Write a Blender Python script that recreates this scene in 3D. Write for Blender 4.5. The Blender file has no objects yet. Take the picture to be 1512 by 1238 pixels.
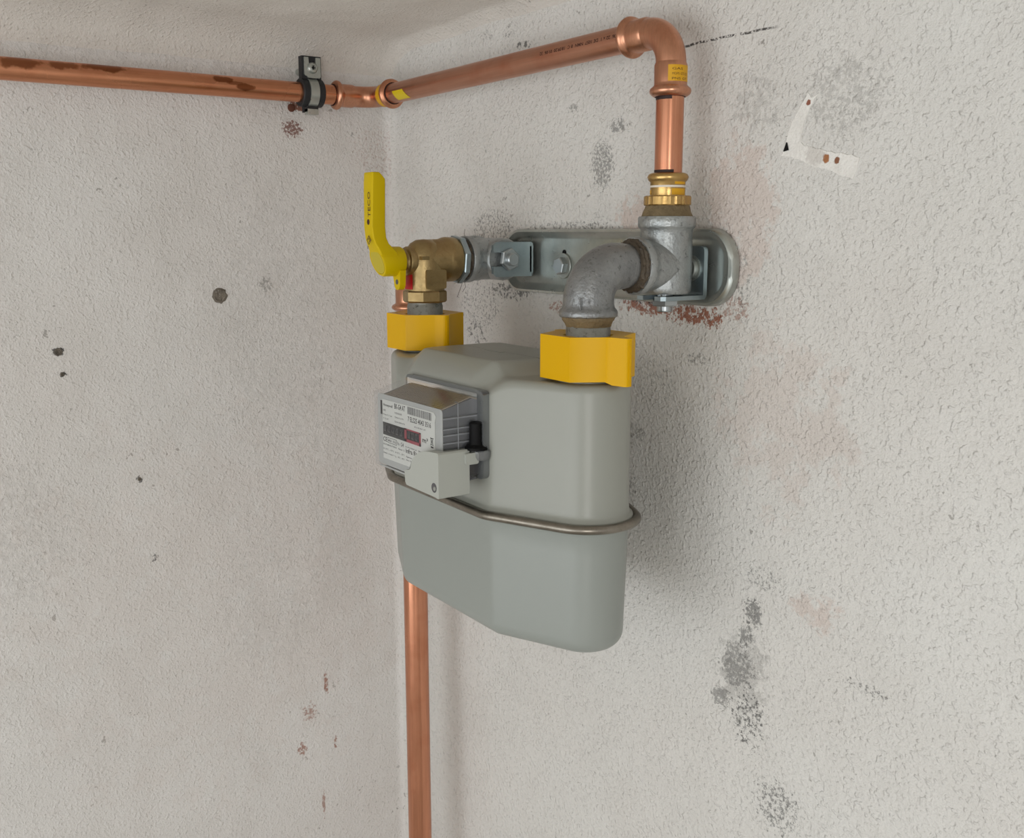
import bpy, bmesh, math, random
import numpy as np
from mathutils import Vector, Matrix, noise

random.seed(7)
SC = bpy.context.scene
COL = SC.collection
MM = 0.001
PI = math.pi

# ------------------------------------------------------------ camera
cam_d = bpy.data.cameras.new('camera')
cam = bpy.data.objects.new('camera', cam_d)
COL.objects.link(cam)
cam_d.sensor_width = 36.0
cam_d.lens = 1506.26579 / 1512 * 36.0
cam_d.clip_start = 0.01
cam_d.clip_end = 60
yaw, pitch, roll = 0.602383099, 0.181484629, -0.000610633
fw = Vector((-math.cos(yaw)*math.cos(pitch), math.sin(yaw)*math.cos(pitch), -math.sin(pitch)))
rt = Vector((math.sin(yaw), math.cos(yaw), 0.0))
up = rt.cross(fw)
cr, sr = math.cos(roll), math.sin(roll)
r2 = rt*cr + up*sr
u2 = up*cr - rt*sr
m = Matrix((r2, u2, -fw)).transposed().to_4x4()
m.translation = Vector((1119.12228854, -571.71739584, -154.63470342)) * MM
cam.matrix_world = m
SC.camera = cam

# ------------------------------------------------------------ world, windows, exposure
world = bpy.data.worlds.new('world')
SC.world = world
world.use_nodes = True
bg = world.node_tree.nodes['Background']
bg.inputs[0].default_value = (0.985, 0.99, 1.0, 1)
bg.inputs[1].default_value = 0.70

def area(name, loc, target, sx, sy, power, col):
    d = bpy.data.lights.new(name, 'AREA')
    d.shape = 'RECTANGLE'; d.size = sx; d.size_y = sy; d.energy = power; d.color = col
    o = bpy.data.objects.new(name, d); COL.objects.link(o)
    o.location = loc
    o.rotation_euler = (Vector(target)-Vector(loc)).to_track_quat('-Z', 'Y').to_euler()
    return o

area('window_light', (0.42, -2.8, -0.95), (0.45, 0.0, -0.40), 3.6, 2.0, 56, (0.95, 0.985, 1.0))
area('doorway_light', (3.3, -2.0, -0.60), (0.35, 0.0, -0.35), 0.75, 1.7, 24, (1.0, 0.985, 0.96))

SC.view_settings.view_transform = 'Standard'
SC.view_settings.look = 'None'
SC.view_settings.gamma = 1.0
SC.view_settings.use_curve_mapping = False
SC.view_settings.exposure = -0.24

# ------------------------------------------------------------ materials
def srgb(r, g, b):
    def f(c):
        c /= 255.0
        return c/12.92 if c <= 0.04045 else ((c+0.055)/1.055)**2.4
    return (f(r), f(g), f(b), 1.0)

class NT:
    """small node-tree writer"""
    def __init__(s, name):
        s.m = bpy.data.materials.new(name); s.m.use_nodes = True
        s.t = s.m.node_tree; s.n = s.t.nodes; s.l = s.t.links
        s.b = s.n['Principled BSDF']; s.out = s.n['Material Output']
        tc = s.n.new('ShaderNodeTexCoord'); s.co = tc.outputs['Object']
    def put(s, sock, v):
        if hasattr(v, 'is_linked'): s.l.new(v, sock)
        else: sock.default_value = v
    def set(s, **k):
        names = {'color': 'Base Color', 'metal': 'Metallic', 'rough': 'Roughness', 'coat': 'Coat Weight',
                 'sss': 'Subsurface Weight', 'spec': 'Specular IOR Level', 'normal': 'Normal', 'trans': 'Transmission Weight'}
        for a, v in k.items(): s.put(s.b.inputs[names[a]], v)
    def math(s, op, a, b=None, c=None, clamp=False):
        n = s.n.new('ShaderNodeMath'); n.operation = op; n.use_clamp = clamp
        s.put(n.inputs[0], a)
        if b is not None: s.put(n.inputs[1], b)
        if c is not None: s.put(n.inputs[2], c)
        return n.outputs[0]
    def vec(s, op, a, b=None):
        n = s.n.new('ShaderNodeVectorMath'); n.operation = op
        s.put(n.inputs[0], a)
        if b is not None: s.put(n.inputs[1], b)
        return n.outputs['Value' if op in ('LENGTH', 'DOT_PRODUCT') else 'Vector']
    def noise(s, scale, detail=3, rough=0.55, co=None, dist=0.0):
        n = s.n.new('ShaderNodeTexNoise'); s.l.new(co or s.co, n.inputs['Vector'])
        n.inputs['Scale'].default_value = scale; n.inputs['Detail'].default_value = detail
        n.inputs['Roughness'].default_value = rough; n.inputs['Distortion'].default_value = dist
        return n.outputs['Fac']
    def voro(s, scale, co=None, feature='F1'):
        n = s.n.new('ShaderNodeTexVoronoi'); s.l.new(co or s.co, n.inputs['Vector'])
        n.feature = feature; n.inputs['Scale'].default_value = scale
        return n.outputs['Distance']
    def rng(s, v, a, b, c=0.0, d=1.0, smooth=False):
        n = s.n.new('ShaderNodeMapRange'); n.clamp = True
        if smooth: n.interpolation_type = 'SMOOTHSTEP'
        for i, x in enumerate((v, a, b, c, d)): s.put(n.inputs[i], x)
        return n.outputs[0]
    def mix(s, f, a, b):
        n = s.n.new('ShaderNodeMix'); n.data_type = 'RGBA'
        s.put(n.inputs[0], f); s.put(n.inputs[6], a); s.put(n.inputs[7], b)
        return n.outputs[2]
    def scaled(s, v):
        n = s.n.new('ShaderNodeMapping'); s.l.new(s.co, n.inputs[0]); n.inputs['Scale'].default_value = v
        return n.outputs[0]
    def bump(s, h, strength, dist, normal=None):
        n = s.n.new('ShaderNodeBump'); s.put(n.inputs['Height'], h)
        n.inputs['Strength'].default_value = strength; n.inputs['Distance'].default_value = dist
        if normal is not None: s.l.new(normal, n.inputs['Normal'])
        return n.outputs[0]

def simple(name, col, rough=0.5, metal=0.0, **k):
    t = NT(name); t.set(color=col, rough=rough, metal=metal, **k)
    return t.m

def plaster(name, plane, stains, pits=(3.0, 0.0016), tint=(srgb(222, 221, 217), srgb(218, 215, 210))):
    """stippled whitewashed plaster; stains = (a, b, ra, rb, rot_deg, colour, amount, noise scale, threshold)
    a, b are mm in the wall's own plane (x or y, then z)"""
    t = NT(name)
    big = t.noise(3.1, 4, 0.6)
    mid = t.noise(14.0, 3, 0.6)
    c = t.mix(t.rng(big, 0.35, 0.65), tint[0], tint[1])
    c = t.mix(t.math('MULTIPLY', t.rng(mid, 0.45, 0.75), 0.18), c, srgb(192, 188, 182))
    # dark pin pricks in the pores of the coat
    f1 = t.noise(330, 2, 0.5)
    c = t.mix(t.math('MULTIPLY', t.rng(f1, 0.66, 0.78), 0.22), c, srgb(120, 114, 106))
    f2 = t.math('MULTIPLY', t.rng(t.noise(120, 2, 0.6), 0.70, 0.73), t.rng(t.noise(9, 2, 0.5), 0.50, 0.60))
    c = t.mix(t.math('MULTIPLY', f2, 0.45), c, srgb(95, 88, 80))
    fine = {}
    for (a, b, ra, rb, rot, col, amount, sc, thr) in stains:
        cen = Vector((a, 0, b)) if plane == 'y' else Vector((0, a, b))
        mp = t.n.new('ShaderNodeMapping'); mp.vector_type = 'TEXTURE'
        t.l.new(t.co, mp.inputs[0])
        mp.inputs['Location'].default_value = cen*MM
        mp.inputs['Rotation'].default_value = (0, math.radians(rot), 0) if plane == 'y' else (math.radians(rot), 0, 0)
        big_ = 50.0
        mp.inputs['Scale'].default_value = ((ra*MM, big_, rb*MM) if plane == 'y' else (big_, ra*MM, rb*MM))
        d = t.vec('LENGTH', mp.outputs[0])
        msk = t.math('SUBTRACT', 1.0, d, clamp=True)
        msk = t.rng(msk, 0.0, 0.55)
        if sc not in fine: fine[sc] = t.noise(sc, 5, 0.72)
        v = t.math('ADD', fine[sc], t.math('MULTIPLY', t.math('SUBTRACT', msk, 1.0), 0.20))
        f = t.rng(v, thr-0.055, thr+0.03)
        f = t.math('MULTIPLY', f, t.math('MULTIPLY', t.rng(msk, 0.0, 0.2), amount))
        c = t.mix(f, c, col)
    if name == 'plaster_right':
        # broken pencil line running level from the elbow
        sx = t.n.new('ShaderNodeSeparateXYZ'); t.l.new(t.co, sx.inputs[0])
        X, Z = sx.outputs[0], sx.outputs[2]
        wob = t.math('MULTIPLY', t.math('SUBTRACT', t.noise(60, 2, .5), 0.5), 0.003)
        dz = t.math('ABSOLUTE', t.math('SUBTRACT', t.math('ADD', Z, wob), -0.0056))
        ln = t.rng(dz, 0.0006, 0.0012, 1.0, 0.0)
        inx = t.math('MULTIPLY', t.rng(X, 0.478, 0.482), t.rng(X, 0.568, 0.580, 1.0, 0.0))
        brk = t.rng(t.noise(170, 1, .5, co=t.scaled((1, 0, 0))), 0.36, 0.46)
        brk2 = t.rng(t.noise(420, 2, .5), 0.38, 0.5)
        c = t.mix(t.math('MULTIPLY', t.math('MULTIPLY', ln, inx), t.math('MULTIPLY', brk, t.math('MULTIPLY', brk2, .9))), c, srgb(45, 42, 40))
    # relief: blobby stipple with pores
    n1 = t.noise(360 if plane == 'y' else 430, 3, 0.6)
    n2 = t.noise(210, 2, 0.5)
    n3 = t.noise(34, 2, 0.5)
    pim = t.rng(t.noise(290, 1, 0.4), 0.50, 0.80, smooth=True)
    h = t.math('ADD', t.math('MULTIPLY', n1, 1.0), t.math('MULTIPLY', n2, 0.9))
    h = t.math('ADD', h, t.math('MULTIPLY', n3, 1.2))
    h = t.math('ADD', h, t.math('MULTIPLY', pim, 0.6))
    nrm = t.bump(h, 1.0, pits[1])
    t.set(color=c, rough=0.93, normal=nrm, spec=0.25)
    return t.m

def copper_mat(name, stains=(), base=srgb(214, 148, 112), rough=(0.22, 0.36), axis='x'):
    t = NT(name)
    sc = {'x': (2.0, 60, 60), 'y': (60, 2.0, 60), 'z': (60, 60, 2.0)}[axis]
    st = t.noise(9, 4, 0.6, co=t.scaled(sc))
    bl = t.noise(28, 4, 0.6)
    c = t.mix(t.rng(st, 0.3, 0.7), base, tuple(v*0.84 for v in base[:3]) + (1,))
    c = t.mix(t.math('MULTIPLY', t.rng(bl, 0.5, 0.72), 0.35), c, srgb(180, 104, 70))
    for (p, r, amount) in stains:
        mp = t.n.new('ShaderNodeMapping'); mp.vector_type = 'TEXTURE'
        t.l.new(t.co, mp.inputs[0])
        mp.inputs['Location'].default_value = Vector(p)*MM
        mp.inputs['Scale'].default_value = Vector(r)*MM
        d = t.vec('LENGTH', mp.outputs[0])
        v = t.math('ADD', d, t.math('MULTIPLY', t.math('SUBTRACT', t.noise(70, 3, .6), 0.5), 1.5))
        c = t.mix(t.math('MULTIPLY', t.rng(v, 0.75, 1.0, 1, 0), amount), c, srgb(128, 74, 44))
    rg = t.rng(t.noise(22, 2, 0.5), 0.3, 0.7, rough[0], rough[1])
    nrm = t.bump(t.noise(11, 2, 0.5, co=t.scaled(sc)), 0.06, 0.0003)
    t.set(color=c, metal=1.0, rough=rg, normal=nrm)
    return t.m

def cast_metal(name, c1, c2, rough=(0.32, 0.55), metal=0.85, grain=420, bump=0.25, dark=srgb(60, 58, 54), dk=0.35):
    t = NT(name)
    a = t.noise(45, 4, 0.65)
    c = t.mix(t.rng(a, 0.3, 0.7), c1, c2)
    c = t.mix(t.math('MULTIPLY', t.rng(t.noise(230, 5, 0.75), 0.56, 0.70), dk), c, dark)
    nrm = t.bump(t.math('ADD', t.noise(grain, 2, 0.5), t.math('MULTIPLY', t.noise(60, 2, .5), 1.5)), bump, 0.0006)
    t.set(color=c, metal=metal, rough=t.rng(t.noise(80, 3, 0.6), 0.3, 0.7, rough[0], rough[1]), normal=nrm)
    return t.m

soot = srgb(58, 60, 60); rust = srgb(146, 84, 56); pink = srgb(208, 192, 183); grey_ = srgb(120, 118, 114)
RIGHT = [
    (376, -94, 24, 32, 0, soot, .5, 330, .49), (398, -62, 22, 10, 0, soot, .55, 260, .52), (331, -40, 14, 8, 0, soot, .5, 260, .53),
    (186, 47, 20, 10, 0, soot, .45, 260, .58), (250, 29, 22, 7, 0, soot, .75, 210, .52), (226, 46, 20, 14, 0, soot, .5, 260, .57),
    (196, -150, 70, 34, 0, soot, .55, 330, .55), (170, -235, 70, 44, 0, soot, .55, 330, .57), (160, -265, 40, 22, 0, soot, .7, 210, .56),
    (225, -216, 60, 14, 0, soot, .7, 260, .52), (330, -150, 110, 9, 0, soot, .5, 330, .54), (372, -150, 30, 24, 0, soot, .35, 330, .57),
    (440, -220, 46, 9, 0, rust, .85, 210, .46), (500, -224, 48, 12, 0, rust, .9, 210, .47), (312, -228, 30, 9, 0, rust, .6, 260, .52),
    (545, -216, 24, 16, 0, rust, .55, 260, .52), (455, -214, 60, 7, 0, soot, .8, 330, .52), (552, -190, 14, 44, 0, soot, .5, 330, .55),
    (578, -462, 13, 17, 8, soot, .60, 330, .46), (572, -484, 11, 16, 8, soot, .55, 330, .46), (562, -514, 24, 28, 8, soot, .50, 330, .46), (545, -548, 15, 13, 0, soot, .5, 330, .46), (567, -520, 36, 52, 10, grey_, .30, 130, .46),
    (578, -556, 30, 44, 0, soot, .75, 330, .545), (612, -618, 40, 36, 0, soot, .6, 330, .54), (588, -430, 34, 20, 0, soot, .5, 330, .57),
    (452, -285, 50, 40, 0, soot, .35, 330, .57), (424, -335, 26, 16, 0, grey_, .5, 260, .52), (505, -260, 22, 10, 0, soot, .5, 330, .55),
    (551, -132, 44, 70, 0, pink, .6, 40, .44), (424, -144, 34, 26, 0, pink, .75, 80, .42), (600, -300, 90, 90, 0, pink, .35, 40, .46),
    (300, -470, 60, 120, 0, pink, .35, 40, .45), (640, -440, 40, 22, 0, pink, .6, 40, .46), (560, -60, 40, 40, 0, grey_, .25, 160, .52),
    (20, -420, 50, 300, 0, pink, .4, 30, .42), (420, -385, 22, 20, 0, soot, .4, 330, .55),
    (690, -485, 40, 8, 0, soot, .6, 330, .57), (640, -60, 60, 44, 0, grey_, .3, 260, .52),
]
LEFT = [
    (-89, -37, 17, 13, 0, srgb(124, 82, 70), .85, 330, .46), (-83, -10, 12, 10, 0, srgb(130, 78, 55), .9, 210, .44),
    (-72, -727, 4, 20, 4, rust, .8, 210, .44), (-108, -806, 9, 12, 0, rust, .7, 260, .47), (-62, -812, 3, 13, 0, rust, .7, 210, .46),
    (-81, -892, 3, 26, 0, rust, .6, 210, .45), (-96, -760, 16, 20, 0, rust, .6, 260, .53), (-150, -600, 90, 160, 0, grey_, 0.09, 130, .50),
    (-360, -278, 8, 6, 0, soot, .9, 260, .44), (-357, -303, 5, 4, 0, soot, .9, 260, .46), (-286, -426, 5, 6, 0, soot, .8, 260, .50),
    (-276, -520, 6, 9, 0, soot, .8, 330, .52), (-120, -260, 110, 260, 0, grey_, 0.09, 130, .50), (-60, -500, 60, 250, 0, grey_, 0.07, 130, .50),
    (-430, -470, 120, 130, 0, grey_, 0.11, 130, .50), (-300, 30, 300, 45, 0, grey_, 0.09, 130, .50), (-120, 10, 80, 60, 0, grey_, 0.10, 130, .50),
    (20, -60, 60, 60, 0, rust, .25, 330, .56), (-205, -600, 300, 300, 0, pink, .12, 30, .45), (-130, -215, 12, 12, 0, grey_, .5, 260, .5),
]
M = {}
M['plaster_right'] = plaster('plaster_right', 'y', RIGHT, pits=(3, 0.0014))
M['plaster_left'] = plaster('plaster_left', 'x', LEFT, pits=(3, 0.0009), tint=(srgb(225, 223, 220), srgb(220, 216, 212)))
M['plaster_ceiling'] = plaster('plaster_ceiling', 'x', [], pits=(3, 0.0008), tint=(srgb(228, 224, 217), srgb(223, 218, 211)))
M['concrete'] = simple('concrete', srgb(196, 192, 186), 0.9)
M['copper_left'] = copper_mat('copper_left', [((6, -2, 7.5), (9, 28, 6), .9), ((6, -42, 6), (9, 22, 5), .75), ((6, -82, 5), (9, 26, 7), .75),
                                              ((9, 117, 5.5), (8, 12, 4), .9), ((10, 142, -1), (8, 11, 4), .9), ((9, 130, 2.5), (8, 12, 2), .7)], axis='y')
M['copper_diag'] = copper_mat('copper_diag', base=srgb(204, 150, 124), rough=(0.30, 0.42), axis='x')
M['copper_z'] = copper_mat('copper_z', base=srgb(220, 154, 122), rough=(0.16, 0.28), axis='z')
M['copper_fit'] = copper_mat('copper_fit', base=srgb(212, 154, 124), rough=(0.26, 0.38), axis='z')
M['brass'] = cast_metal('brass', srgb(200, 166, 108), srgb(178, 146, 92), rough=(.22, .38), metal=1.0, bump=.12, dk=.15, dark=srgb(110, 84, 48))
M['cast_brass'] = cast_metal('cast_brass', srgb(172, 150, 106), srgb(150, 128, 88), rough=(.34, .5), metal=.9, bump=.35, dk=.25, dark=srgb(96, 74, 44))
M['galv'] = cast_metal('galvanised', srgb(176, 180, 180), srgb(150, 154, 154), rough=(.34, .52), metal=.8, bump=.8, dk=.7, dark=srgb(84, 84, 82))
M['galv_elbow'] = cast_metal('galvanised_elbow', srgb(156, 158, 158), srgb(128, 130, 131), rough=(.34, .5), metal=.8, bump=.8, dk=.85, dark=srgb(70, 70, 70))
M['zinc'] = cast_metal('zinc_plate', srgb(186, 190, 184), srgb(168, 173, 168), rough=(.26, .38), metal=.8, grain=80, bump=.03, dk=.10)
M['fastener'] = simple('zinc_fastener', srgb(176, 182, 184), 0.32, 0.9)
M['zinc_blue'] = cast_metal('zinc_bracket', srgb(166, 178, 182), srgb(150, 164, 170), rough=(.30, .40), metal=.9, grain=80, bump=.04, dk=.12)
M['steel'] = cast_metal('steel_band', srgb(150, 144, 134), srgb(120, 114, 104), rough=(.28, .42), metal=1.0, grain=90, bump=.15, dk=.3)
M['nipple'] = cast_metal('worn_nipple', srgb(158, 160, 156), srgb(120, 120, 112), rough=(.34, .5), metal=.85, bump=.4, dk=.95, dark=srgb(58, 54, 46), grain=300)
M['hemp'] = cast_metal('hemp', srgb(134, 116, 84), srgb(96, 82, 58), rough=(.6, .85), metal=0, grain=600, bump=1.0, dk=.6, dark=srgb(50, 42, 30))
M['hemp_dark'] = cast_metal('hemp_dark', srgb(92, 80, 64), srgb(54, 48, 40), rough=(.45, .8), metal=0, grain=600, bump=1.0, dk=.6, dark=srgb(26, 22, 18))
M['rubber'] = simple('rubber', srgb(26, 27, 30), 0.55)
M['black'] = simple('black_plastic', srgb(7, 7, 8), 0.6, spec=.2)
M['ink'] = simple('ink', srgb(34, 30, 30), 0.7)
M['ink_brown'] = simple('ink_brown', srgb(70, 34, 22), 0.7)
M['ink_soft'] = simple('ink_soft', srgb(84, 82, 84), 0.7)
M['mark'] = simple('insertion_mark', srgb(38, 14, 12), 0.6)
M['yellow_cap'] = simple('yellow_polyethylene', srgb(218, 168, 0), 0.30, spec=0.14)
M['yellow_lever'] = simple('yellow_lever', srgb(206, 178, 2), 0.45, spec=0.16)
M['yellow_disc'] = simple('yellow_disc', srgb(190, 172, 40), 0.5)
M['yellow_tag'] = simple('yellow_sticker', srgb(214, 160, 10), 0.5)
M['yellow_tape'] = simple('yellow_tape', srgb(214, 188, 12), 0.4)
M['red'] = simple('red_sticker', srgb(176, 12, 18), 0.45)
M['red_frame'] = simple('red_frame', srgb(172, 70, 82), 0.5)
M['white_mark'] = simple('white_mark', srgb(222, 214, 200), 0.5)
M['paper'] = simple('label_paper', srgb(226, 226, 220), 0.55)
M['drum'] = simple('number_drum', srgb(44, 46, 50), 0.35)
M['window_dark'] = simple('register_dark', srgb(30, 32, 34), 0.4)
M['index_core'] = simple('index_core_grey', srgb(118, 120, 124), 0.45)
M['index_front'] = simple('index_front_grey', srgb(190, 191, 188), 0.4)
M['index_top'] = simple('index_top', srgb(196, 182, 160), 0.5)
M['rib'] = simple('rib_plastic', srgb(158, 162, 166), 0.3)
M['module'] = simple('module_grey', srgb(172, 175, 168), 0.45)
M['patch'] = None

def meter_paint(name, c):
    t = NT(name)
    nrm = t.bump(t.noise(900, 2, 0.5), 0.25, 0.0002)
    t.set(color=c, rough=t.rng(t.noise(10, 2, .5), .3, .7, .30, .38), normal=nrm, spec=0.5)
    return t.m
M['paint'] = meter_paint('grey_enamel', srgb(149, 151, 143))
M['paint_low'] = meter_paint('grey_enamel_lower', srgb(145, 150, 145))

def clear_plastic(name, tint, solid=0.12, solid_col=srgb(170, 174, 178)):
    t = NT(name)
    tr = t.n.new('ShaderNodeBsdfTransparent'); tr.inputs[0].default_value = tint
    gl = t.n.new('ShaderNodeBsdfGlossy'); gl.inputs['Roughness'].default_value = 0.12
    gl.inputs[0].default_value = (1, 1, 1, 1)
    df = t.n.new('ShaderNodeBsdfDiffuse'); df.inputs[0].default_value = solid_col
    fr = t.n.new('ShaderNodeFresnel'); fr.inputs[0].default_value = 1.45
    a = t.n.new('ShaderNodeMixShader'); a.inputs[0].default_value = solid
    t.l.new(tr.outputs[0], a.inputs[1]); t.l.new(df.outputs[0], a.inputs[2])
    b = t.n.new('ShaderNodeMixShader')
    t.l.new(fr.outputs[0], b.inputs[0]); t.l.new(a.outputs[0], b.inputs[1]); t.l.new(gl.outputs[0], b.inputs[2])
    t.l.new(b.outputs[0], t.out.inputs[0])
    return t.m
M['clear'] = clear_plastic('clear_cover', (0.96, 0.965, 0.97, 1), 0.03)
M['clear_frame'] = clear_plastic('clear_frame', (0.80, 0.81, 0.82, 1), 0.30, srgb(150, 154, 156))
M['clear_clip'] = clear_plastic('clear_clip', (0.8, 0.81, 0.82, 1), 0.30, srgb(176, 178, 178))

def patch_mat():
    t = NT('white_filler')
    c = t.mix(t.math('MULTIPLY', t.rng(t.noise(60, 4, .6), 0.5, 0.7), .5), srgb(234, 232, 227), srgb(212, 209, 203))
    for (x, z, r, col) in ((628.1, -103.0, 3.2, srgb(158, 98, 46)), (637.5, -105.0, 2.6, srgb(130, 78, 44)), (609.8, -63.0, 2.2, srgb(140, 76, 50)),
                           (618, -99.5, 9, srgb(190, 184, 178))):
        mp = t.n.new('ShaderNodeMapping'); mp.vector_type = 'TEXTURE'
        t.l.new(t.co, mp.inputs[0])
        mp.inputs['Location'].default_value = Vector((x, 0, z))*MM
        mp.inputs['Scale'].default_value = (r*MM, 50, r*MM)
        d = t.math('ADD', t.vec('LENGTH', mp.outputs[0]), t.math('MULTIPLY', t.math('SUBTRACT', t.noise(400, 2, .5), .5), .9))
        c = t.mix(t.math('MULTIPLY', t.rng(d, .75, 1.05, 1, 0), .95 if r < 5 else .5), c, col)
    nrm = t.bump(t.math('ADD', t.noise(120, 3, .6), t.noise(420, 2, .5)), .8, .0012)
    t.set(color=c, rough=.8, normal=nrm)
    return t.m
M['patch'] = patch_mat()

# ------------------------------------------------------------ mesh helpers (all input in mm, world space)
def thing(name, label, cat, base, group=None):
    o = bpy.data.objects.new(name, None); COL.objects.link(o)
    o.empty_display_size = 0.01
    o.location = Vector(base)*MM
    o['label'] = label; o['category'] = cat
    if group: o['group'] = group
    return o

ABS = {}
def obj(name, bm, mat, parent=None, label=None, sharp=35, flat=False):
    me = bpy.data.meshes.new(name)
    bmesh.ops.recalc_face_normals(bm, faces=bm.faces[:])
    base = ABS.get(parent.name, parent.location) if parent else Vector((0, 0, 0))
    for v in bm.verts: v.co = v.co*MM - base
    bm.to_mesh(me); bm.free()
    if not flat:
        me.polygons.foreach_set('use_smooth', [True]*len(me.polygons))
        me.set_sharp_from_angle(angle=math.radians(sharp))
    me.materials.append(mat)
    o = bpy.data.objects.new(name, me); COL.objects.link(o)
    if parent: o.parent = parent
    ABS[o.name] = base.copy()
    if label: o['label'] = label
    return o

def frame(axis):
    a = Vector(axis).normalized()
    h = Vector((0, 0, 1)) if abs(a.z) < 0.9 else Vector((1, 0, 0))
    u = h.cross(a).normalized(); v = a.cross(u)
    return a, u, v

def loft(bm, rings, closed_ends=(True, True)):
    vs = [[bm.verts.new(p) for p in r] for r in rings]
    n = len(rings[0])
    for i in range(len(vs)-1):
        for j in range(n):
            k = (j+1) % n
            bm.faces.new((vs[i][j], vs[i][k], vs[i+1][k], vs[i+1][j]))
    if closed_ends[0]: bm.faces.new(vs[0][::-1])
    if closed_ends[1]: bm.faces.new(vs[-1])
    return vs

def lathe(bm, prof, origin, axis, seg=48, caps=(True, True), hexn=None, rot=0.0):
    """prof = [(radius, height along axis)]"""
    a, u, v = frame(axis); o = Vector(origin)
    n = hexn or seg
    rings = []
    for r, h in prof:
        r = max(r, 0.01)
        rings.append([o + a*h + (u*math.cos(2*PI*k/n+rot) + v*math.sin(2*PI*k/n+rot))*r for k in range(n)])
    loft(bm, rings, caps)

def sweep(bm, pts, radii, seg=40, caps=(True, True), closed=False):
    pts = [Vector(p) for p in pts]
    n = len(pts); rings = []
    prev = None
    for i in range(n):
        if closed: tg = pts[(i+1) % n]-pts[i-1]
        else: tg = pts[min(i+1, n-1)]-pts[max(i-1, 0)]
        tg.normalize()
        if prev is None:
            _, u, v = frame(tg)
        else:
            u = prev - tg*prev.dot(tg); u.normalize(); v = tg.cross(u)
        prev = u
        r = radii[i] if hasattr(radii, '__len__') else radii
        rings.append([pts[i] + (u*math.cos(2*PI*k/seg)+v*math.sin(2*PI*k/seg))*r for k in range(seg)])
    if closed:
        vs = [[bm.verts.new(p) for p in r] for r in rings]
        for i in range(n):
            q = vs[(i+1) % n]
            for j in range(seg):
                k = (j+1) % seg
                bm.faces.new((vs[i][j], vs[i][k], q[k], q[j]))
    else:
        loft(bm, rings, caps)

def bevel(bm, w, seg=2, ang=30):
    es = [e for e in bm.edges if len(e.link_faces) == 2 and e.calc_face_angle(0) > math.radians(ang)]
    bmesh.ops.bevel(bm, geom=es, offset=w, segments=seg, affect='EDGES', profile=0.6, clamp_overlap=True)

def box(bm, x0, x1, y0, y1, z0, z1):
    vs = [bm.verts.new((x, y, z)) for x in (x0, x1) for y in (y0, y1) for z in (z0, z1)]
    for f in ((0, 1, 3, 2), (4, 6, 7, 5), (0, 4, 5, 1), (2, 3, 7, 6), (0, 2, 6, 4), (1, 5, 7, 3)):
        bm.faces.new([vs[i] for i in f])
    return vs

def hexa(bm, pts8):
    """8 points: front quad (4) then back quad (4), matching order"""
    vs = [bm.verts.new(p) for p in pts8]
    bm.faces.new(vs[0:4]); bm.faces.new(vs[7:3:-1])
    for i in range(4):
        j = (i+1) % 4
        bm.faces.new((vs[i], vs[4+i], vs[4+j], vs[j]))

def prism(bm, poly, fn0, fn1):
    """poly of 2D points; fn0/fn1 map (a,b) -> 3D for the two end faces"""
    A = [bm.verts.new(fn0(*p)) for p in poly]; B = [bm.verts.new(fn1(*p)) for p in poly]
    bm.faces.new(A[::-1]); bm.faces.new(B)
    n = len(poly)
    for i in range(n):
        j = (i+1) % n
        bm.faces.new((A[i], A[j], B[j], B[i]))

def rrect(x0, x1, z0, z1, r, n=8):
    out = []
    for cx, cz, a0 in ((x1-r, z1-r, 0), (x0+r, z1-r, 90), (x0+r, z0+r, 180), (x1-r, z0+r, 270)):
        for k in range(n+1):
            a = math.radians(a0 + 90*k/n); out.append((cx+r*math.cos(a), cz+r*math.sin(a)))
    return out

def B(): return bmesh.new()

def text_bm(s, size, w=None, align='LEFT', bold=0.0):
    """flat text mesh: x to the right, y up, in mm; capital height about 'size'; scaled in x to width w"""
    c = bpy.data.curves.new('t', 'FONT'); c.body = s; c.size = size/0.72; c.offset = bold
    c.resolution_u = 2; c.align_x = 'LEFT'
    o = bpy.data.objects.new('t', c); COL.objects.link(o)
    dg = bpy.context.evaluated_depsgraph_get(); dg.update()
    me = bpy.data.meshes.new_from_object(o.evaluated_get(dg))
    bm = bmesh.new(); bm.from_mesh(me)
    bpy.data.objects.remove(o); bpy.data.curves.remove(c); bpy.data.meshes.remove(me)
    xs = [v.co.x for v in bm.verts]
    x0, x1 = min(xs), max(xs)
    k = (w/(x1-x0)) if w else 1.0
    for v in bm.verts: v.co.x = (v.co.x-x0)*k
    return bm

def join_bm(dst, src, fn):
    mp = {}
    for v in src.verts: mp[v] = dst.verts.new(fn(v.co))
    for f in src.faces:
        try: dst.faces.new([mp[v] for v in f.verts])
        except ValueError: pass
    src.free()

def cyl_patch(bm, c, axis_name, r, a0, a1, h0, h1, th=0.25, n=16):
    """curved sticker: angle measured in the plane normal to the axis; h along the axis (absolute)"""
    def pt(a, h, rr):
        ca, sa = math.cos(math.radians(a))*rr, math.sin(math.radians(a))*rr
        if axis_name == 'z': return Vector((c[0]+ca, c[1]+sa, h))
        if axis_name == 'x': return Vector((h, c[1]+ca, c[2]+sa))
        return Vector((c[0]+ca, h, c[2]+sa))
    G = []
    for i in range(n+1):
        a = a0+(a1-a0)*i/n
        G.append([bm.verts.new(pt(a, h0, r)), bm.verts.new(pt(a, h1, r)), bm.verts.new(pt(a, h1, r+th)), bm.verts.new(pt(a, h0, r+th))])
    for i in range(n):
        for j in range(4):
            k = (j+1) % 4
            bm.faces.new((G[i][j], G[i][k], G[i+1][k], G[i+1][j]))
    bm.faces.new(G[0]); bm.faces.new(G[-1][::-1])

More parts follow.
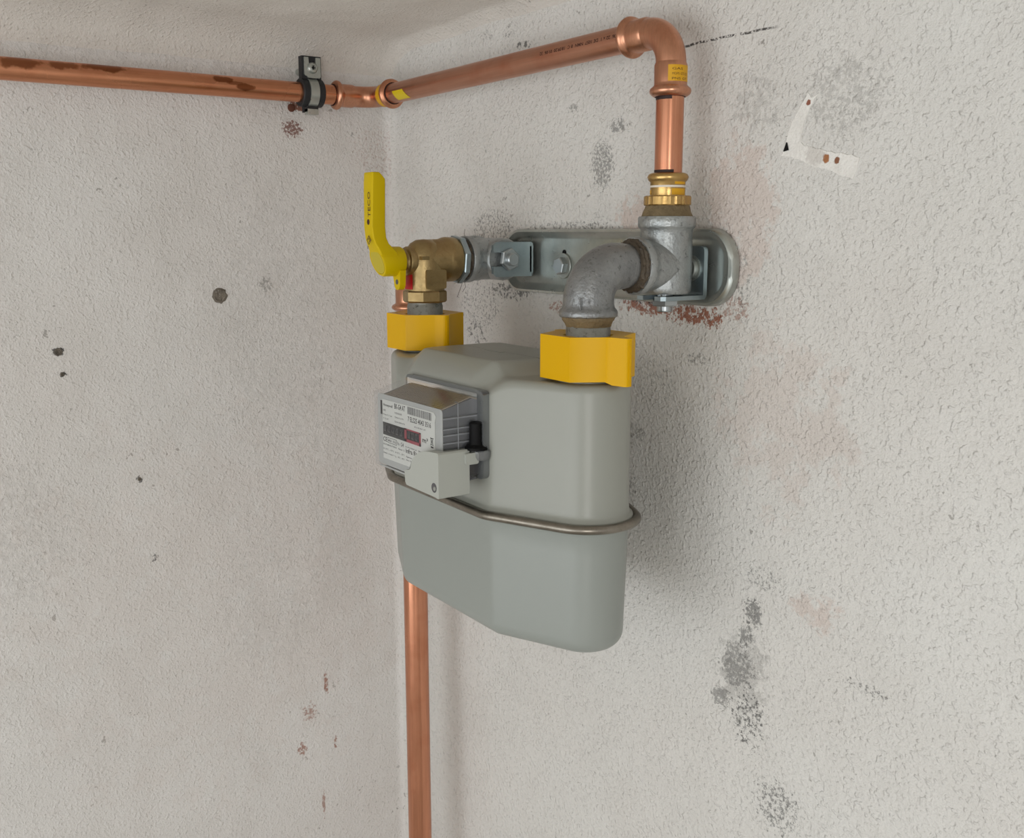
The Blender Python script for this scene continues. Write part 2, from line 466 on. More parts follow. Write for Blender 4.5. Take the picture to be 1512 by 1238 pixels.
# ------------------------------------------------------------ the room corner
WX, WY, CZ = -30.0, 40.0, 68.0
RC = 13.0
def und(p, s=0.012, amp=1.6):
    return amp*noise.noise(Vector(p)*s) + 0.5*amp*noise.noise(Vector(p)*s*2.7+Vector((9, 3, 1)))

def steps(segs):
    out = []
    for a, b, d in segs:
        n = max(1, int(round((b-a)/d)))
        out += [a+(b-a)*i/n for i in range(n)]
    out.append(segs[-1][1]); return out

def wall_grid(name, path, zs, mat, offs):
    """path: list of (x, y, nx, ny)"""
    bm = B(); G = []
    for (x, y, nx, ny) in path:
        col = []
        for z in zs:
            d = und((x, y, z)) * offs
            col.append(bm.verts.new((x+nx*d, y+ny*d, z)))
        G.append(col)
    for i in range(len(G)-1):
        for j in range(len(zs)-1):
            bm.faces.new((G[i][j], G[i][j+1], G[i+1][j+1], G[i+1][j]))
    o = obj(name, bm, mat, sharp=80)
    o['kind'] = 'structure'
    return o

zs = steps([(-1350, -750, 30), (-750, 75, 8)])
arc = []
for k in range(0, 13):
    a = math.radians(180 - 90*k/12)            # from the left wall round to the right wall
    arc.append((WX+RC+RC*math.cos(a), WY-RC+RC*math.sin(a), -math.cos(a), -math.sin(a)))
pl = [(WX, y, 1, 0) for y in steps([(-2200, -900, 50), (-900, WY-RC-1, 8)])] + arc[:7]
pr = arc[6:] + [(x, WY, 0, -1) for x in steps([(WX+RC+1, 1000, 8), (1000, 3000, 50)])]
wl = wall_grid('wall_left', pl, zs, M['plaster_left'], 1.0)
wr = wall_grid('wall_right', pr, zs, M['plaster_right'], 1.0)
wl['label'] = 'whitewashed stippled plaster wall left of the corner'
wr['label'] = 'whitewashed stippled plaster wall right of the corner behind the gas meter'

bm = B()
xs = steps([(WX-8, 600, 9), (600, 3000, 60)]); ys = steps([(-2200, -500, 50), (-500, WY+8, 9)])
G = []
for x in xs:
    col = []
    for y in ys:
        u = max(0, min(70, x-WX)); v = max(0, min(16, WY-y))
        dl = 70-math.sqrt(max(0, 70*70-(70-u)**2)); dr = 16-math.sqrt(max(0, 256-(16-v)**2))
        z = CZ - 0.62*dl - dr + und((x, y, CZ), 0.010, 2.2)
        col.append(bm.verts.new((x, y, z)))
    G.append(col)
for i in range(len(xs)-1):
    for j in range(len(ys)-1):
        bm.faces.new((G[i][j], G[i][j+1], G[i+1][j+1], G[i+1][j]))
ce = obj('ceiling', bm, M['plaster_ceiling'], sharp=80); ce['kind'] = 'structure'
ce['label'] = 'low whitewashed plaster ceiling above the corner'
bm = B(); box(bm, WX-60, 3000, -2200, WY+60, -1400, -1350)
fl = obj('floor', bm, M['concrete'], flat=True); fl['kind'] = 'structure'

# filler patch, its hole and the old plug holes in the plaster belong to the walls
poly = [(609, -56), (612.5, -60), (618, -57.5), (614.5, -61.5), (611, -67), (607.5, -74), (605.5, -82), (604.5, -90), (608, -93.5), (618, -95.5), (628, -98), (640, -100.5), (650, -102), (656, -104), (655, -111),
        (652, -118), (643, -116.5), (633, -112), (624, -109.5), (616, -108), (608, -104), (600, -101.5), (590, -99), (586.5, -99), (590, -93), (591.5, -86), (594, -78), (599, -70), (604, -63)]
bm = B()
rnd = random.Random(3)
P2 = []
for i, p in enumerate(poly):
    q = poly[(i+1) % len(poly)]
    for k in range(3):
        t = k/3; P2.append((p[0]+(q[0]-p[0])*t+rnd.uniform(-.5, .5), p[1]+(q[1]-p[1])*t+rnd.uniform(-.5, .5)))
prism(bm, P2, lambda a, b: (a, 41.5, b), lambda a, b: (a, 38.3, b))
bevel(bm, 0.7, 2, 50)
fp = obj('filler_patch', bm, M['patch'], wr, 'white L-shaped smear of wall filler with two rust dots')
bm = B()
prism(bm, [(589.6, -96), (592.2, -89.5), (594, -95.2)], lambda a, b: (a, 38, b), lambda a, b: (a, 36.9, b))
obj('nail_hole', bm, M['black'], wr, 'small black hole in the filler patch')

def chip(y, z, r, name='plug_hole', label=None):
    bm = B(); rnd = random.Random(int(abs(y)*7))
    n = 18; rings = []
    for rr, dx in ((1.35, -0.5), (1.15, 1.0), (0.92, 1.3), (0.8, 0.5), (0.45, 1.0), (0.2, 0.3)):
        rings.append([Vector((WX+dx+rnd.uniform(-.45, .45)*(r/7), y+math.cos(2*PI*k/n)*r*rr*rnd.uniform(.88, 1.12), z+math.sin(2*PI*k/n)*r*rr*rnd.uniform(.88, 1.12))) for k in range(n)])
    loft(bm, rings)
    return obj(name, bm, M['chip'], wl, label)
M['chip'] = cast_metal('crumbled_mortar', srgb(136, 128, 116), srgb(88, 82, 74), rough=(.85, .95), metal=0, grain=500, bump=1.0, dk=.95, dark=srgb(38, 34, 30))
chip(-185, -225.2, 7.0, label='round filled drill hole with crumbly grey mortar')
chip(-360, -278.5, 3.2)
chip(-357.8, -302.5, 1.8)
chip(-286.5, -426, 1.6)

# ------------------------------------------------------------ copper pipes and press fittings
RP = 11.0
# left wall pipe
t = thing('copper_pipe', 'bare copper pipe along the left wall with brown tarnish spots', 'pipe', (0, -300, 0))
bm = B(); lathe(bm, [(RP, 0), (RP, 1170)], (0, -1200, 0), (0, 1, 0), 56)
obj('tube', bm, M['copper_left'], t)
# diagonal (right wall) pipe
t = thing('copper_pipe', 'bare copper pipe along the right wall, printed with a black code', 'pipe', (240, 0, 0))
bm = B(); lathe(bm, [(RP, 0), (RP, 440)], (30, 0, 0), (1, 0, 0), 56)
obj('tube', bm, M['copper_diag'], t)
bm = B(); tb = text_bm('06  22 x 1  DE 1057  NMN  B C  18.09.20  01:06  32', 2.9, 105, bold=.05)
join_bm(bm, tb, lambda c: Vector((452.5-c.x, -math.cos((c.y-1.2)/11.1+math.radians(-8))*11.12, -math.sin((c.y-1.2)/11.1+math.radians(-8))*11.12)))
obj('printed_code', bm, M['ink_brown'], t, 'upside-down black printed code', flat=True)
bm = B(); cyl_patch(bm, (0, 0, 0), 'x', RP+.05, 180+2, 180+62, 69, 93)
for v in bm.verts:
    if v.co.x > 80: v.co.x += (-v.co.z-2)*0.9
    else: v.co.x += (-v.co.z-2)*0.5
obj('yellow_sticker', bm, M['yellow_tape'], t, 'torn yellow sticker')
# short vertical pipe
t = thing('copper_pipe', 'short upright copper pipe between the upper press elbow and the brass coupling', 'pipe', (506, 0, -110))
bm = B(); lathe(bm, [(RP, 0), (RP, 74)], (506, 0, -118), (0, 0, 1), 56)
obj('tube', bm, M['copper_z'], t)
bm = B(); cyl_patch(bm, (506, 0, 0), 'z', RP+.03, -135, -35, -53.5, -51.2, 0.08)
obj('insertion_mark', bm, M['mark'], t, 'dark felt-pen insertion mark')
bm = B(); cyl_patch(bm, (506, 0, 0), 'z', RP+.03, -138, -20, -108.9, -106.6, 0.08)
obj('insertion_mark', bm, M['mark'], t, 'dark felt-pen insertion mark')
# big riser below the meter
t = thing('copper_pipe', 'wide upright copper pipe coming up from below, behind the gas meter near the corner', 'pipe', (116, -19, -1350))
bm = B(); lathe(bm, [(14, 0), (14, 1150)], (116.2, -19.2, -1350), (0, 0, 1), 56)
obj('tube', bm, M['copper_z'], t)
bm = B(); cyl_patch(bm, (116.2, -19.2, 0), 'z', 14.03, -140, 30, -246.5, -243.5, .08)
obj('insertion_mark', bm, M['mark'], t, 'dark felt-pen insertion mark')

def press_elbow(name, label, corner, d1, d2, r, L, Rb, base):
    t = thing(name, label, 'pipe fitting', base)
    c = Vector(corner); d1 = Vector(d1).normalized(); d2 = Vector(d2).normalized()
    rs = r*1.17; bead = r*1.49; sock = L*0.46
    prof = [(L, r+.25), (L, rs), (L-1.2, r*1.33), (L-2.4, r*1.44), (L-4.2, bead), (L-6.0, r*1.44), (L-7.4, r*1.28), (L-8.6, rs), (L-10.5, rs*.995), (L-sock, rs), (L-sock-2.5, r*1.07)]
    pts, rad = [], []
    for h, rr in prof: pts.append(c+d1*h); rad.append(rr)
    n = 18
    cen = c + d1*Rb + d2*Rb
    for k in range(n+1):
        a = math.radians(90*k/n)
        pts.append(cen - d2*Rb*math.cos(a) - d1*Rb*math.sin(a)); rad.append(r*1.07)
    for h, rr in prof[::-1]: pts.append(c+d2*h); rad.append(rr)
    bm = B()
    # planar sweep with a fixed binormal keeps the mouth rings clean
    bn = d1.cross(d2).normalized(); rings = []
    for i, p in enumerate(pts):
        if i < len(prof): tg = -d1
        elif i >= len(pts)-len(prof): tg = d2
        else:
            a = math.radians(90*(i-len(prof))/n); tg = (-d1*math.cos(a) + d2*math.sin(a))
        u = bn; v = tg.cross(u)
        rings.append([p+(u*math.cos(2*PI*k/48)+v*math.sin(2*PI*k/48))*rad[i] for k in range(48)])
    loft(bm, rings, (False, False))
    obj('body', bm, M['copper_fit'], t, sharp=60)
    for d in (d1, d2):
        bm = B()
        lathe(bm, [(r+.1, L-1.5), (r+1.1, L-1.5), (r+1.1, L+.15), (r+.1, L+.15)], c, d, 48, (False, False))
        obj('seal_ring', bm, M['mark'], t)
    return t

e1 = press_elbow('press_elbow', 'copper press elbow turning the pipe in the wall corner', (0, 0, 0), (0, -1, 0), (1, 0, 0), RP, 51, 22, (0, 0, 0))
bm = B(); cyl_patch(bm, (0, 0, 0), 'x', 12.9, 120, 290, 31, 40.5, .1)
obj('marking_band', bm, M['yellow_tag'], e1, 'yellow marking band')
e2 = press_elbow('press_elbow', 'large copper press elbow at the upper right with a yellow sticker', (506, 0, 0), (-1, 0, 0), (0, 0, -1), RP, 51, 26, (506, 0, 0))
bm = B(); cyl_patch(bm, (506, 0, 0), 'z', 12.9, -52, 38, -40.5, -28.5, .15)
sk = obj('sticker', bm, M['yellow_tag'], e2, 'small yellow sticker with tiny print')
bm = B()
for i, (s, zz) in enumerate((('GAS', -32.3), ('MOP5 GT5 22', -36), ('PN5 GT', -39.6))):
    tb = text_bm(s, 1.8, 9 if i == 0 else 14)
    join_bm(bm, tb, lambda c, zz=zz: Vector((506+math.cos((c.x-6)/13.1+math.radians(-12))*13.12, math.sin((c.x-6)/13.1+math.radians(-12))*13.12, zz+c.y)))
obj('print', bm, M['ink_brown'], e2, flat=True)
e3 = press_elbow('press_elbow', 'copper press elbow half hidden behind the yellow-handled brass valve', (116.2, -19.2, -191), (0, 0, -1), (1, 0, 0), 14, 50, 26, (116, -19, -191))

# brass press coupling
t = thing('press_coupling', 'shiny brass press coupling below the short upright copper pipe', 'pipe fitting', (506, 0, -143))
bm = B(); lathe(bm, [(11.3, 0), (13.5, 0), (15.4, -1), (16.4, -3.2), (15.4, -5.6), (13.9, -7), (13.8, -17.5), (17, -17.5), (18.4, -18.4)], (506, 0, -109), (0, 0, 1), 56, (False, False))
obj('body', bm, M['brass'], t, sharp=50)
bm = B(); lathe(bm, [(13, 0), (18.0, 0), (18.7, -.8), (18.7, -6.8), (18.0, -7.6), (13, -7.6)], (506, 0, -126.6), (0, 0, 1), hexn=72)
for i, v in enumerate(bm.verts):
    d = Vector((v.co.x-506, v.co.y)); a = math.atan2(d.y, d.x)
    if d.length > 15 and int((a+PI)/(2*PI)*36) % 2: v.co.x -= d.x*.03; v.co.y -= d.y*.03
obj('grip_ring', bm, M['brass'], t, 'knurled brass ring', sharp=20)
bm = B(); cyl_patch(bm, (506, 0, 0), 'z', 13.85, -150, 40, -120.2, -118.6, .15); obj('marking_band', bm, M['white_mark'], t, 'white marking band')
bm = B(); cyl_patch(bm, (506, 0, 0), 'z', 13.85, -20, 30, -117.8, -115.8, .12); cyl_patch(bm, (506, 0, 0), 'z', 13.85, -30, 30, -126, -121.2, .12); cyl_patch(bm, (506, 0, 0), 'z', 13.85, -132, -112, -126, -122, .12)
obj('marking_band', bm, M['yellow_tag'], t, 'yellow marking patches')
bm = B(); lathe(bm, [(15, 0), (17.4, 0), (17.8, -1.6), (19, -5), (20.4, -8.6), (16, -9.4)], (506, 0, -134.2), (0, 0, 1), 56)
for v in bm.verts:
    d = noise.noise(v.co*.5)*.8; n_ = Vector((v.co.x-506, v.co.y, 0)).normalized(); v.co += n_*d
obj('hemp_packing', bm, M['hemp'], t, 'brown hemp thread packing')

# ------------------------------------------------------------ galvanised angle fittings (same kind twice, turned)
def angle_fitting(label, c, axis, base):
    """barrel along axis (open end +axis), side outlet toward -y"""
    t = thing('tee_fitting', label, 'pipe fitting', base)
    bm = B()
    lathe(bm, [(16.5, 36), (16.5, 38.4), (22.2, 38.4), (22.9, 37.2), (23.0, 31), (22.2, 29.4), (20.9, 28.2), (20.6, 24), (20.7, -17), (20.4, -20.5), (19, -22.4), (8, -22.6)], c, axis, 56, (False, True))
    lathe(bm, [(20.4, 0), (20.5, 22), (20.9, 26), (22.3, 28), (22.7, 29.5), (22.7, 34.5), (22.1, 35.4), (16.5, 35.4), (16.5, 30)], c, (0, -1, 0), 56, (False, False))
    obj('body', bm, M['galv'], t, sharp=50)
    return t
CR = Vector((506, 0, -181.0)); CL = Vector((254, 0, -181.2))
tr_ = angle_fitting('upright galvanised tee fitting at the right end of the mounting plate', CR, (0, 0, 1), (506, 0, -181))
tl_ = angle_fitting('dull galvanised tee fitting lying between brass valve and left plate end', CL, (-1, 0, 0), (254, 0, -181))
bm = B(); lathe(bm, [(13, 0), (13.9, 3), (13.9, 16), (15.5, 34), (17, 60), (16.4, 70)], (150, -19, -191), Vector((216-150, 19, 10)), 40)
obj('adapter', bm, M['brass'], tl_, 'brass pipe adapter')
# packing at both side outlets
def packing(parent, c, y0, y1, r0, r1, mat, seed):
    bm = B(); n = 7
    lathe(bm, [(r0*.8, 0)] + [(r0+(r1-r0)*k/n + (.7 if k % 2 else 0), (y0-y1)*k/n) for k in range(n+1)] + [(r1*.8, y0-y1)], (c.x, y0, c.z), (0, -1, 0), 64)
    for v in bm.verts:
        d = noise.noise(v.co*.35+Vector((seed, 0, 0)))*1.8; n_ = Vector((v.co.x-c.x, 0, v.co.z-c.z)).normalized(); v.co += n_*d
    return obj('hemp_packing', bm, mat, parent, 'dark ragged hemp packing')
packing(tr_, CR, -33.5, -41.5, 21.6, 18.2, M['hemp_dark'], 1)
packing(tl_, CL, -33.5, -40.0, 21.0, 17.5, M['hemp_dark'], 5)
# loose hemp fibres by the left packing
def fibre(parent, pts, r=.22):
    bm = B(); sweep(bm, pts, r, 5); obj('hemp_fibre', bm, M['hemp_dark'], parent)
fibre(tl_, [(254, -36, -203), (255, -38, -207), (256, -41, -212), (255, -43, -218)])
fibre(tl_, [(256, -35, -203), (258, -35, -208), (257, -38, -213)])
fibre(tl_, [(256, -34, -160), (258, -36, -156), (259, -36, -152)])

# mounting plate
pl_ = thing('mounting_plate', 'long zinc-plated steel mounting plate with rounded ends on the right wall', 'bracket', (390, 36, -183))
ZC = -183.0
X0, X1, Z0, Z1 = 226, 549, -214.5, -152
rings = []
for ins, y, rr in ((0, 38.5, 30), (0, 32.5, 30), (1.0, 31, 29), (4.2, 30.6, 26), (5.4, 31.4, 25), (13, 35.2, 18), (16, 35.6, 15)):
    rings.append([Vector((a, y, b)) for a, b in rrect(X0+ins*1.0, X1-ins*1.0, Z0+ins*.62, Z1-ins*.62, max(4, rr*.92 if ins == 0 else rr-ins*.2), 12)])
bm = B(); loft(bm, rings, (True, True))
obj('plate', bm, M['zinc'], pl_, sharp=40)
def l_bracket(c, ax, w_label):
    """foot behind the fitting, tab across its closed end; ax = direction from fitting centre to closed end"""
    ax = Vector(ax); side = ax.cross(Vector((0, 1, 0)))
    f = lambda s, y, a: c + side*s + Vector((0, y, 0)) + ax*a
    # foot
    bm = B(); pl = rrect(-16.8, 16.8, -15, 27.6, 4, 5)
    prism(bm, pl, lambda s, a: f(s, 30, a), lambda s, a: f(s, 26, a)); bevel(bm, .8, 2, 50)
    ft = obj('angle_bracket', bm, M['zinc_blue'], pl_, w_label)
    # tab with an open slot
    tab = [(-16.8, 28), (-16.8, -14.5), (-13.8, -17.5), (-6.8, -17.5), (-6.8, -13)] + [(-6.8, 2)] + [(6.8*math.cos(math.radians(a)), 2-0+6.8*math.sin(math.radians(a))) for a in range(150, 20, -20)] + [(6.8, 2), (6.8, -13), (6.8, -17.5), (13.8, -17.5), (16.8, -14.5), (16.8, 28)]
    bm = B(); prism(bm, tab, lambda s, y: f(s, y, 24.2), lambda s, y: f(s, y, 27.6)); bevel(bm, .7, 2, 50)
    obj('tab', bm, M['zinc_blue'], ft)
    return ft, f
brR, fR = l_bracket(CR, (0, 0, -1), 'zinc angle bracket holding the upright fitting')
brL, fL = l_bracket(CL, (1, 0, 0), 'zinc angle bracket holding the left fitting')
for c, ax, par in ((CR, Vector((0, 0, -1)), brR), (CL, Vector((1, 0, 0)), brL)):
    bm = B(); lathe(bm, [(5, 0), (10.6, 0), (11.2, .8), (11.2, 4), (10.2, 5), (5, 5)], c+ax*27.7, ax, hexn=6, rot=(.35 if ax.x else .2)); obj('nut', bm, M['fastener'], par, sharp=25)
    bm = B(); lathe(bm, [(6.3, 0), (6.3, 13.4), (5.5, 14.4), (.1, 14.4)], c+ax*23, ax, 32); obj('bolt', bm, M['fastener'], par, 'round bolt end in the nut')
for (x, z) in ((509, -184), (250, -181)):
    bm = B(); lathe(bm, [(10.5, 0), (10.5, 1.2), (9.6, 1.4), (8.6, 1.5), (8.4, 3.6), (7.4, 4.4), (.1, 4.4)], (x, 26, z), (0, -1, 0), 32); obj('foot_screw', bm, M['zinc'], pl_)
# slotted hole and hex screw of the plate
bm = B(); prism(bm, rrect(322.5, 328.5, -183, -171.5, 2.9, 6), lambda a, b: (a, 35.8, b), lambda a, b: (a, 35.3, b)); obj('slot', bm, M['black'], pl_, 'dark slotted hole')
sc_ = B(); lathe(sc_, [(4, 0), (12.2, 0), (12.2, 1.4), (11.8, 1.7), (5, 1.7)], (325, 35.4, -187), (0, -1, 0), 40)
wsh = obj('washer', sc_, M['zinc'], pl_)
bm = B(); lathe(bm, [(5, 0), (8.4, 0), (8.6, .6), (8.6, 5.4), (7.6, 6.2), (.1, 6.2)], (325, 33.8, -187), (0, -1, 0), hexn=6, rot=.25); obj('hex_screw', bm, M['fastener'], pl_, sharp=25)

# galvanised elbow on the right outlet
t = thing('pipe_elbow', 'rough grey galvanised elbow between the upright tee and the right yellow union cover', 'pipe fitting', (506, -79, -218))
YN = -79.0
ctr = Vector((506, YN, -181))
pts = [Vector((506, -40, -181)), Vector((506, -44, -181)), Vector((506, -50, -181))]
rad = [17.0, 17.4, 18.0]
Rb = 26; cen = Vector((506, YN+Rb, -181-Rb)); n = 16
for k in range(n+1):
    a = math.radians(90*k/n)
    pts.append(cen + Vector((0, -Rb*math.sin(a), Rb*math.cos(a)))); rad.append(18.2+1.4*k/n)
for z, r in ((-209, 19.6), (-211.5, 20.2), (-213.5, 21.9), (-215.0, 22.5), (-217.8, 22.5), (-218.6, 21.8), (-218.6, 16)):
    pts.append(Vector((506, YN, z))); rad.append(r)
bm = B(); rings = []
for i, p in enumerate(pts):
    if p.z < -206.9: tg = Vector((0, 0, -1))
    elif p.y > YN+Rb-.1: tg = Vector((0, -1, 0))
    else:
        d = (p-cen); tg = Vector((0, -d.z, d.y)).normalized()
    u = Vector((1, 0, 0)); v = tg.cross(u)
    rings.append([p+(u*math.cos(2*PI*k/56)+v*math.sin(2*PI*k/56))*rad[i] for k in range(56)])
loft(bm, rings, (True, False))
el = obj('body', bm, M['galv_elbow'], t, sharp=50)
bm = B()
for dx, w in ((-3.5, 1.6), (3.5, 1.3)):      # two cast ribs near the lower mouth
    sweep(bm, [(506+9+dx, YN-17.2, -203), (506+9+dx, YN-18.3, -205), (506+9+dx, YN-18.3, -210), (506+9+dx, YN-17.4, -212)], [.5, w*.6, w*.6, .5], 10)
obj('cast_rib', bm, M['galv_elbow'], t)
bm = B(); lathe(bm, [(15, 0), (20.6, 0), (20.2, -2), (19, -3.4), (17.6, -6), (17.0, -7.4), (14, -7.6)], (506, YN, -218.7), (0, 0, 1), 56)
for v in bm.verts:
    n_ = Vector((v.co.x-506, v.co.y-YN, 0)).normalized(); v.co += n_*noise.noise(v.co*.4)*.9
obj('hemp_packing', bm, M['hemp'], t, 'brown hemp thread packing')

def union_nipple(label, c, z0, z1, base):
    t = thing('union_nipple', label, 'pipe fitting', base)
    bm = B(); lathe(bm, [(13.5, z1), (16.7, z1), (16.7, z1-3), (17.2, z1-3.6), (17.2, z0+6), (21, z0+5), (21, z0), (13, z0)], (c.x, YN, 0), (0, 0, 1), 56)
    obj('tail', bm, M['nipple'], t, sharp=40)
    return t
union_nipple('worn steel union nipple under the grey galvanised elbow', CR, -266.5, -223, (506, YN, -266))
union_nipple('dirty steel union nipple between the brass valve and the left yellow union cover', CL, -266.5, -221, (254, YN, -266))

# yellow union covers
def union_cover(label, c, ear, base, drop):
    t = thing('union_cover', label, 'cover', base)
    R = 37.0
    P = [Vector((R*math.cos(math.radians(a)), R*math.sin(math.radians(a)))) for a in (0, 60, 120, 180, 240, 300)]
    ring = []
    # ears (clasp flanges) at 0 and 180 degrees
    def at(p, q, s): return p+(q-p)*s
    ring += [at(P[5], P[0], .72), at(P[5], P[0], .86)+Vector((1.8, -1.2)), Vector((ear-1.5, -3.6)), Vector((ear, -2)), Vector((ear, 2)), Vector((ear-1.5, 3.6)), at(P[0], P[1], .14)+Vector((1.8, 1.2)), at(P[0], P[1], .28)]
    ring += [P[1], P[2], at(P[2], P[3], .8), Vector((-R-2, 3)), Vector((-R-2, -3)), at(P[3], P[4], .2), P[4], P[5]]
    rin = 20.0
    zt, zb = -231.5, -265.0
    bm = B()
    out_b = []; out_t = []; 
    for p in ring:
        isear = p.x > R*0.9 and abs(p.y) < 8
        out_b.append(Vector((c.x+p.x, YN+p.y, zb-(drop if isear else 0))))
        out_t.append(Vector((c.x+p.x, YN+p.y, zt+(0 if isear else 0))))
    inn_t = [Vector((c.x+p.normalized().x*rin, YN+p.normalized().y*rin, zt-1.2)) for p in ring]
    inn_b = [Vector((q.x, q.y, zb+2)) for q in inn_t]
    loft(bm, [out_b, out_t, inn_t, inn_b], (False, False))
    n = len(ring)
    bm.verts.ensure_lookup_table()
    for i in range(n):
        j = (i+1) % n
        bm.faces.new((bm.verts[i], bm.verts[3*n+i], bm.verts[3*n+j], bm.verts[j]))
    bevel(bm, 1.6, 3, 22)
    obj('shell', bm, M['yellow_cap'], t, sharp=50)
    # snap seam between the half shells on the ear
    bm = B(); box(bm, c.x+ear-.6, c.x+ear+.5, YN-.7, YN+.7, zb+4-drop*.5, zt-5); bevel(bm, .25, 1)
    obj('seam', bm, M['yellow_cap'], t)
    return t
union_cover('yellow plastic union cover on the right meter port, below the galvanised elbow', CR, 49, (506, YN, -265), 2.2)
union_cover('yellow plastic union cover on the left meter port, below the brass valve', CL, 41, (254, YN, -265), 0)

# ------------------------------------------------------------ gas meter
mt = thing('gas_meter', 'grey sheet-steel diaphragm gas meter hanging from two yellow-covered unions', 'gas meter', (380, YN, -484))
circ = [(506, -79, 33.8), (254, -79, 33.8), (454, -125.5, 12.5), (306, -125.5, 12.5), (454, -32.5, 12.5), (306, -32.5, 12.5)]
raw = []
for k in range(720):
    a = 2*PI*k/720; n_ = (math.cos(a), math.sin(a))
    c = max(circ, key=lambda q: q[0]*n_[0]+q[1]*n_[1]+q[2])
    raw.append((c[0]+c[2]*n_[0], c[1]+c[2]*n_[1], n_[0], n_[1]))
dens = []
for i in range(720):
    p, q = raw[i], raw[(i+1) % 720]
    d = math.hypot(q[0]-p[0], q[1]-p[1]); n = max(1, int(d/5))
    for k in range(n): dens.append(tuple(p[j]+(q[j]-p[j])*k/n for j in range(4)))
acc = [0.0]
for i in range(len(dens)):
    p, q = dens[i], dens[(i+1) % len(dens)]; acc.append(acc[-1]+math.hypot(q[0]-p[0], q[1]-p[1]))
NP = 260; OUT = []
j = 0
for k in range(NP):
    s = acc[-1]*k/NP
    while acc[j+1] < s: j += 1
    p, q = dens[j], dens[(j+1) % len(dens)]; f = (s-acc[j])/max(1e-9, acc[j+1]-acc[j])
    v = [p[i]+(q[i]-p[i])*f for i in range(4)]; l = math.hypot(v[2], v[3]); OUT.append((v[0], v[1], v[2]/l, v[3]/l))
def oring(off, z): return [Vector((x+nx*off, y+ny*off, z)) for x, y, nx, ny in OUT]
def smooth(a, b, v):
    v = max(0, min(1, (v-a)/(b-a))); return v*v*(3-2*v)
def Htop(x, y):
    c_ = 1-smooth(60, 84, abs(x-380)+max(0, abs(y-YN)-30)*.55)
    return -267.5 + 10.5*c_
def Redge(x): return 7.0 + 12.0*(1-smooth(60, 100, abs(x-380)))
# upper shell
rings = [oring(3.6, -376.5), oring(3.8, -374.5), oring(3.2, -372.8), oring(1.4, -371.6), oring(.5, -369.5), oring(.2, -366)]
zt = [Htop(x, y)-Redge(x) for x, y, _, _ in OUT]
for k in range(1, 9):
    f = k/8; rings.append([Vector((x+nx*.2*(1-f), y+ny*.2*(1-f), -366+(zt[i]+366)*f)) for i, (x, y, nx, ny) in enumerate(OUT)])
spine = [Vector((max(254, min(506, 380+(x-380)*.93)), YN)) for x, y, _, _ in OUT]
for e in [0.15, .5, 1, 1.8, 2.8, 4, 5.5, 7, 9, 11.5, 14, 17, 19, 21, 24, 28, 33, 40, 48, 55]:
    rg = []
    for i, (x, y, nx, ny) in enumerate(OUT):
        o_ = Vector((x, y)); d = spine[i]-o_; L = d.length; ee = min(e, L*.995)
        if e > 28: ee = min(L*.995, 28+(L-28)*(e-28)/27.2) if L > 28 else L*.995
        p = o_ + d/L*ee
        R_ = Redge(x); h = Htop(p.x, p.y)
        if ee < R_:
            d_ = (R_-ee)/R_; k_ = smooth(8, 16, R_)*.6
            h -= R_*(k_*d_ + (1-k_)*(1-math.sqrt(max(0, 1-d_*d_))))
        # keep it continuous with the side
        rg.append(Vector((p.x, p.y, h)))
    rings.append(rg)
bm = B(); loft(bm, rings, (False, False)); bmesh.ops.remove_doubles(bm, verts=bm.verts[:], dist=.02)
obj('upper_shell', bm, M['paint'], mt, sharp=60)
# shallow stamped mark on top
bm = B(); prism(bm, rrect(366, 392, -84, -78, 1.5, 3), lambda a, b: (a, b, -257.6), lambda a, b: (a, b, -256.6)); bevel(bm, .5, 2)
obj('stamped_boss', bm, M['paint'], mt)
# lower shell
rings = [oring(3.6, -377.5), oring(3.8, -379.5), oring(3.0, -381.2), oring(1.0, -382.4), oring(0, -385)]
for k in range(1, 7): rings.append(oring(-2.6*k/6, -385-(470-385)*k/6))
for k in range(1, 9):
    a = math.radians(90*k/8); rings.append(oring(-2.6-13*(1-math.cos(a)), -470-13.5*math.sin(a)))
bm = B(); loft(bm, rings, (False, True)); obj('lower_shell', bm, M['paint_low'], mt, sharp=60)
# crimp band
bm = B(); ring = oring(6.6, -377)
sweep(bm, ring, 3.6, 14, closed=True)
obj('crimp_band', bm, M['steel'], mt, 'round steel band clamping the two shells', sharp=80)
# ports
for x in (506, 254):
    bm = B(); lathe(bm, [(24, 0), (24, 2), (19.4, 3), (19.4, 20), (14, 20)], (x, YN, -268.5), (0, 0, 1), 48); obj('port', bm, M['paint'], mt)

# index (counter) on the front
ix = thing('t', '', 't', (0, 0, 0)); bpy.data.objects.remove(ix)
bm = B(); prism(bm, rrect(331, 456.5, -349, -277.5, 5, 5), lambda a, b: (a, -137, b), lambda a, b: (a, -143.5, b)); bevel(bm, 1.2, 2, 50)
fr_ = obj('index_frame', bm, M['clear_frame'], mt, 'smoky clear plastic mounting frame of the counter')
bm = B()
hexa(bm, [(336, -171.5, -293.5), (437.5, -171.5, -293.5), (437.5, -171.5, -350.5), (336, -171.5, -350.5), (338, -139, -283.5), (441.5, -139, -283.5), (441.5, -139, -347), (338, -139, -347)])
core = obj('counter_body', bm, M['index_core'], mt, 'grey counter body under the clear cover')
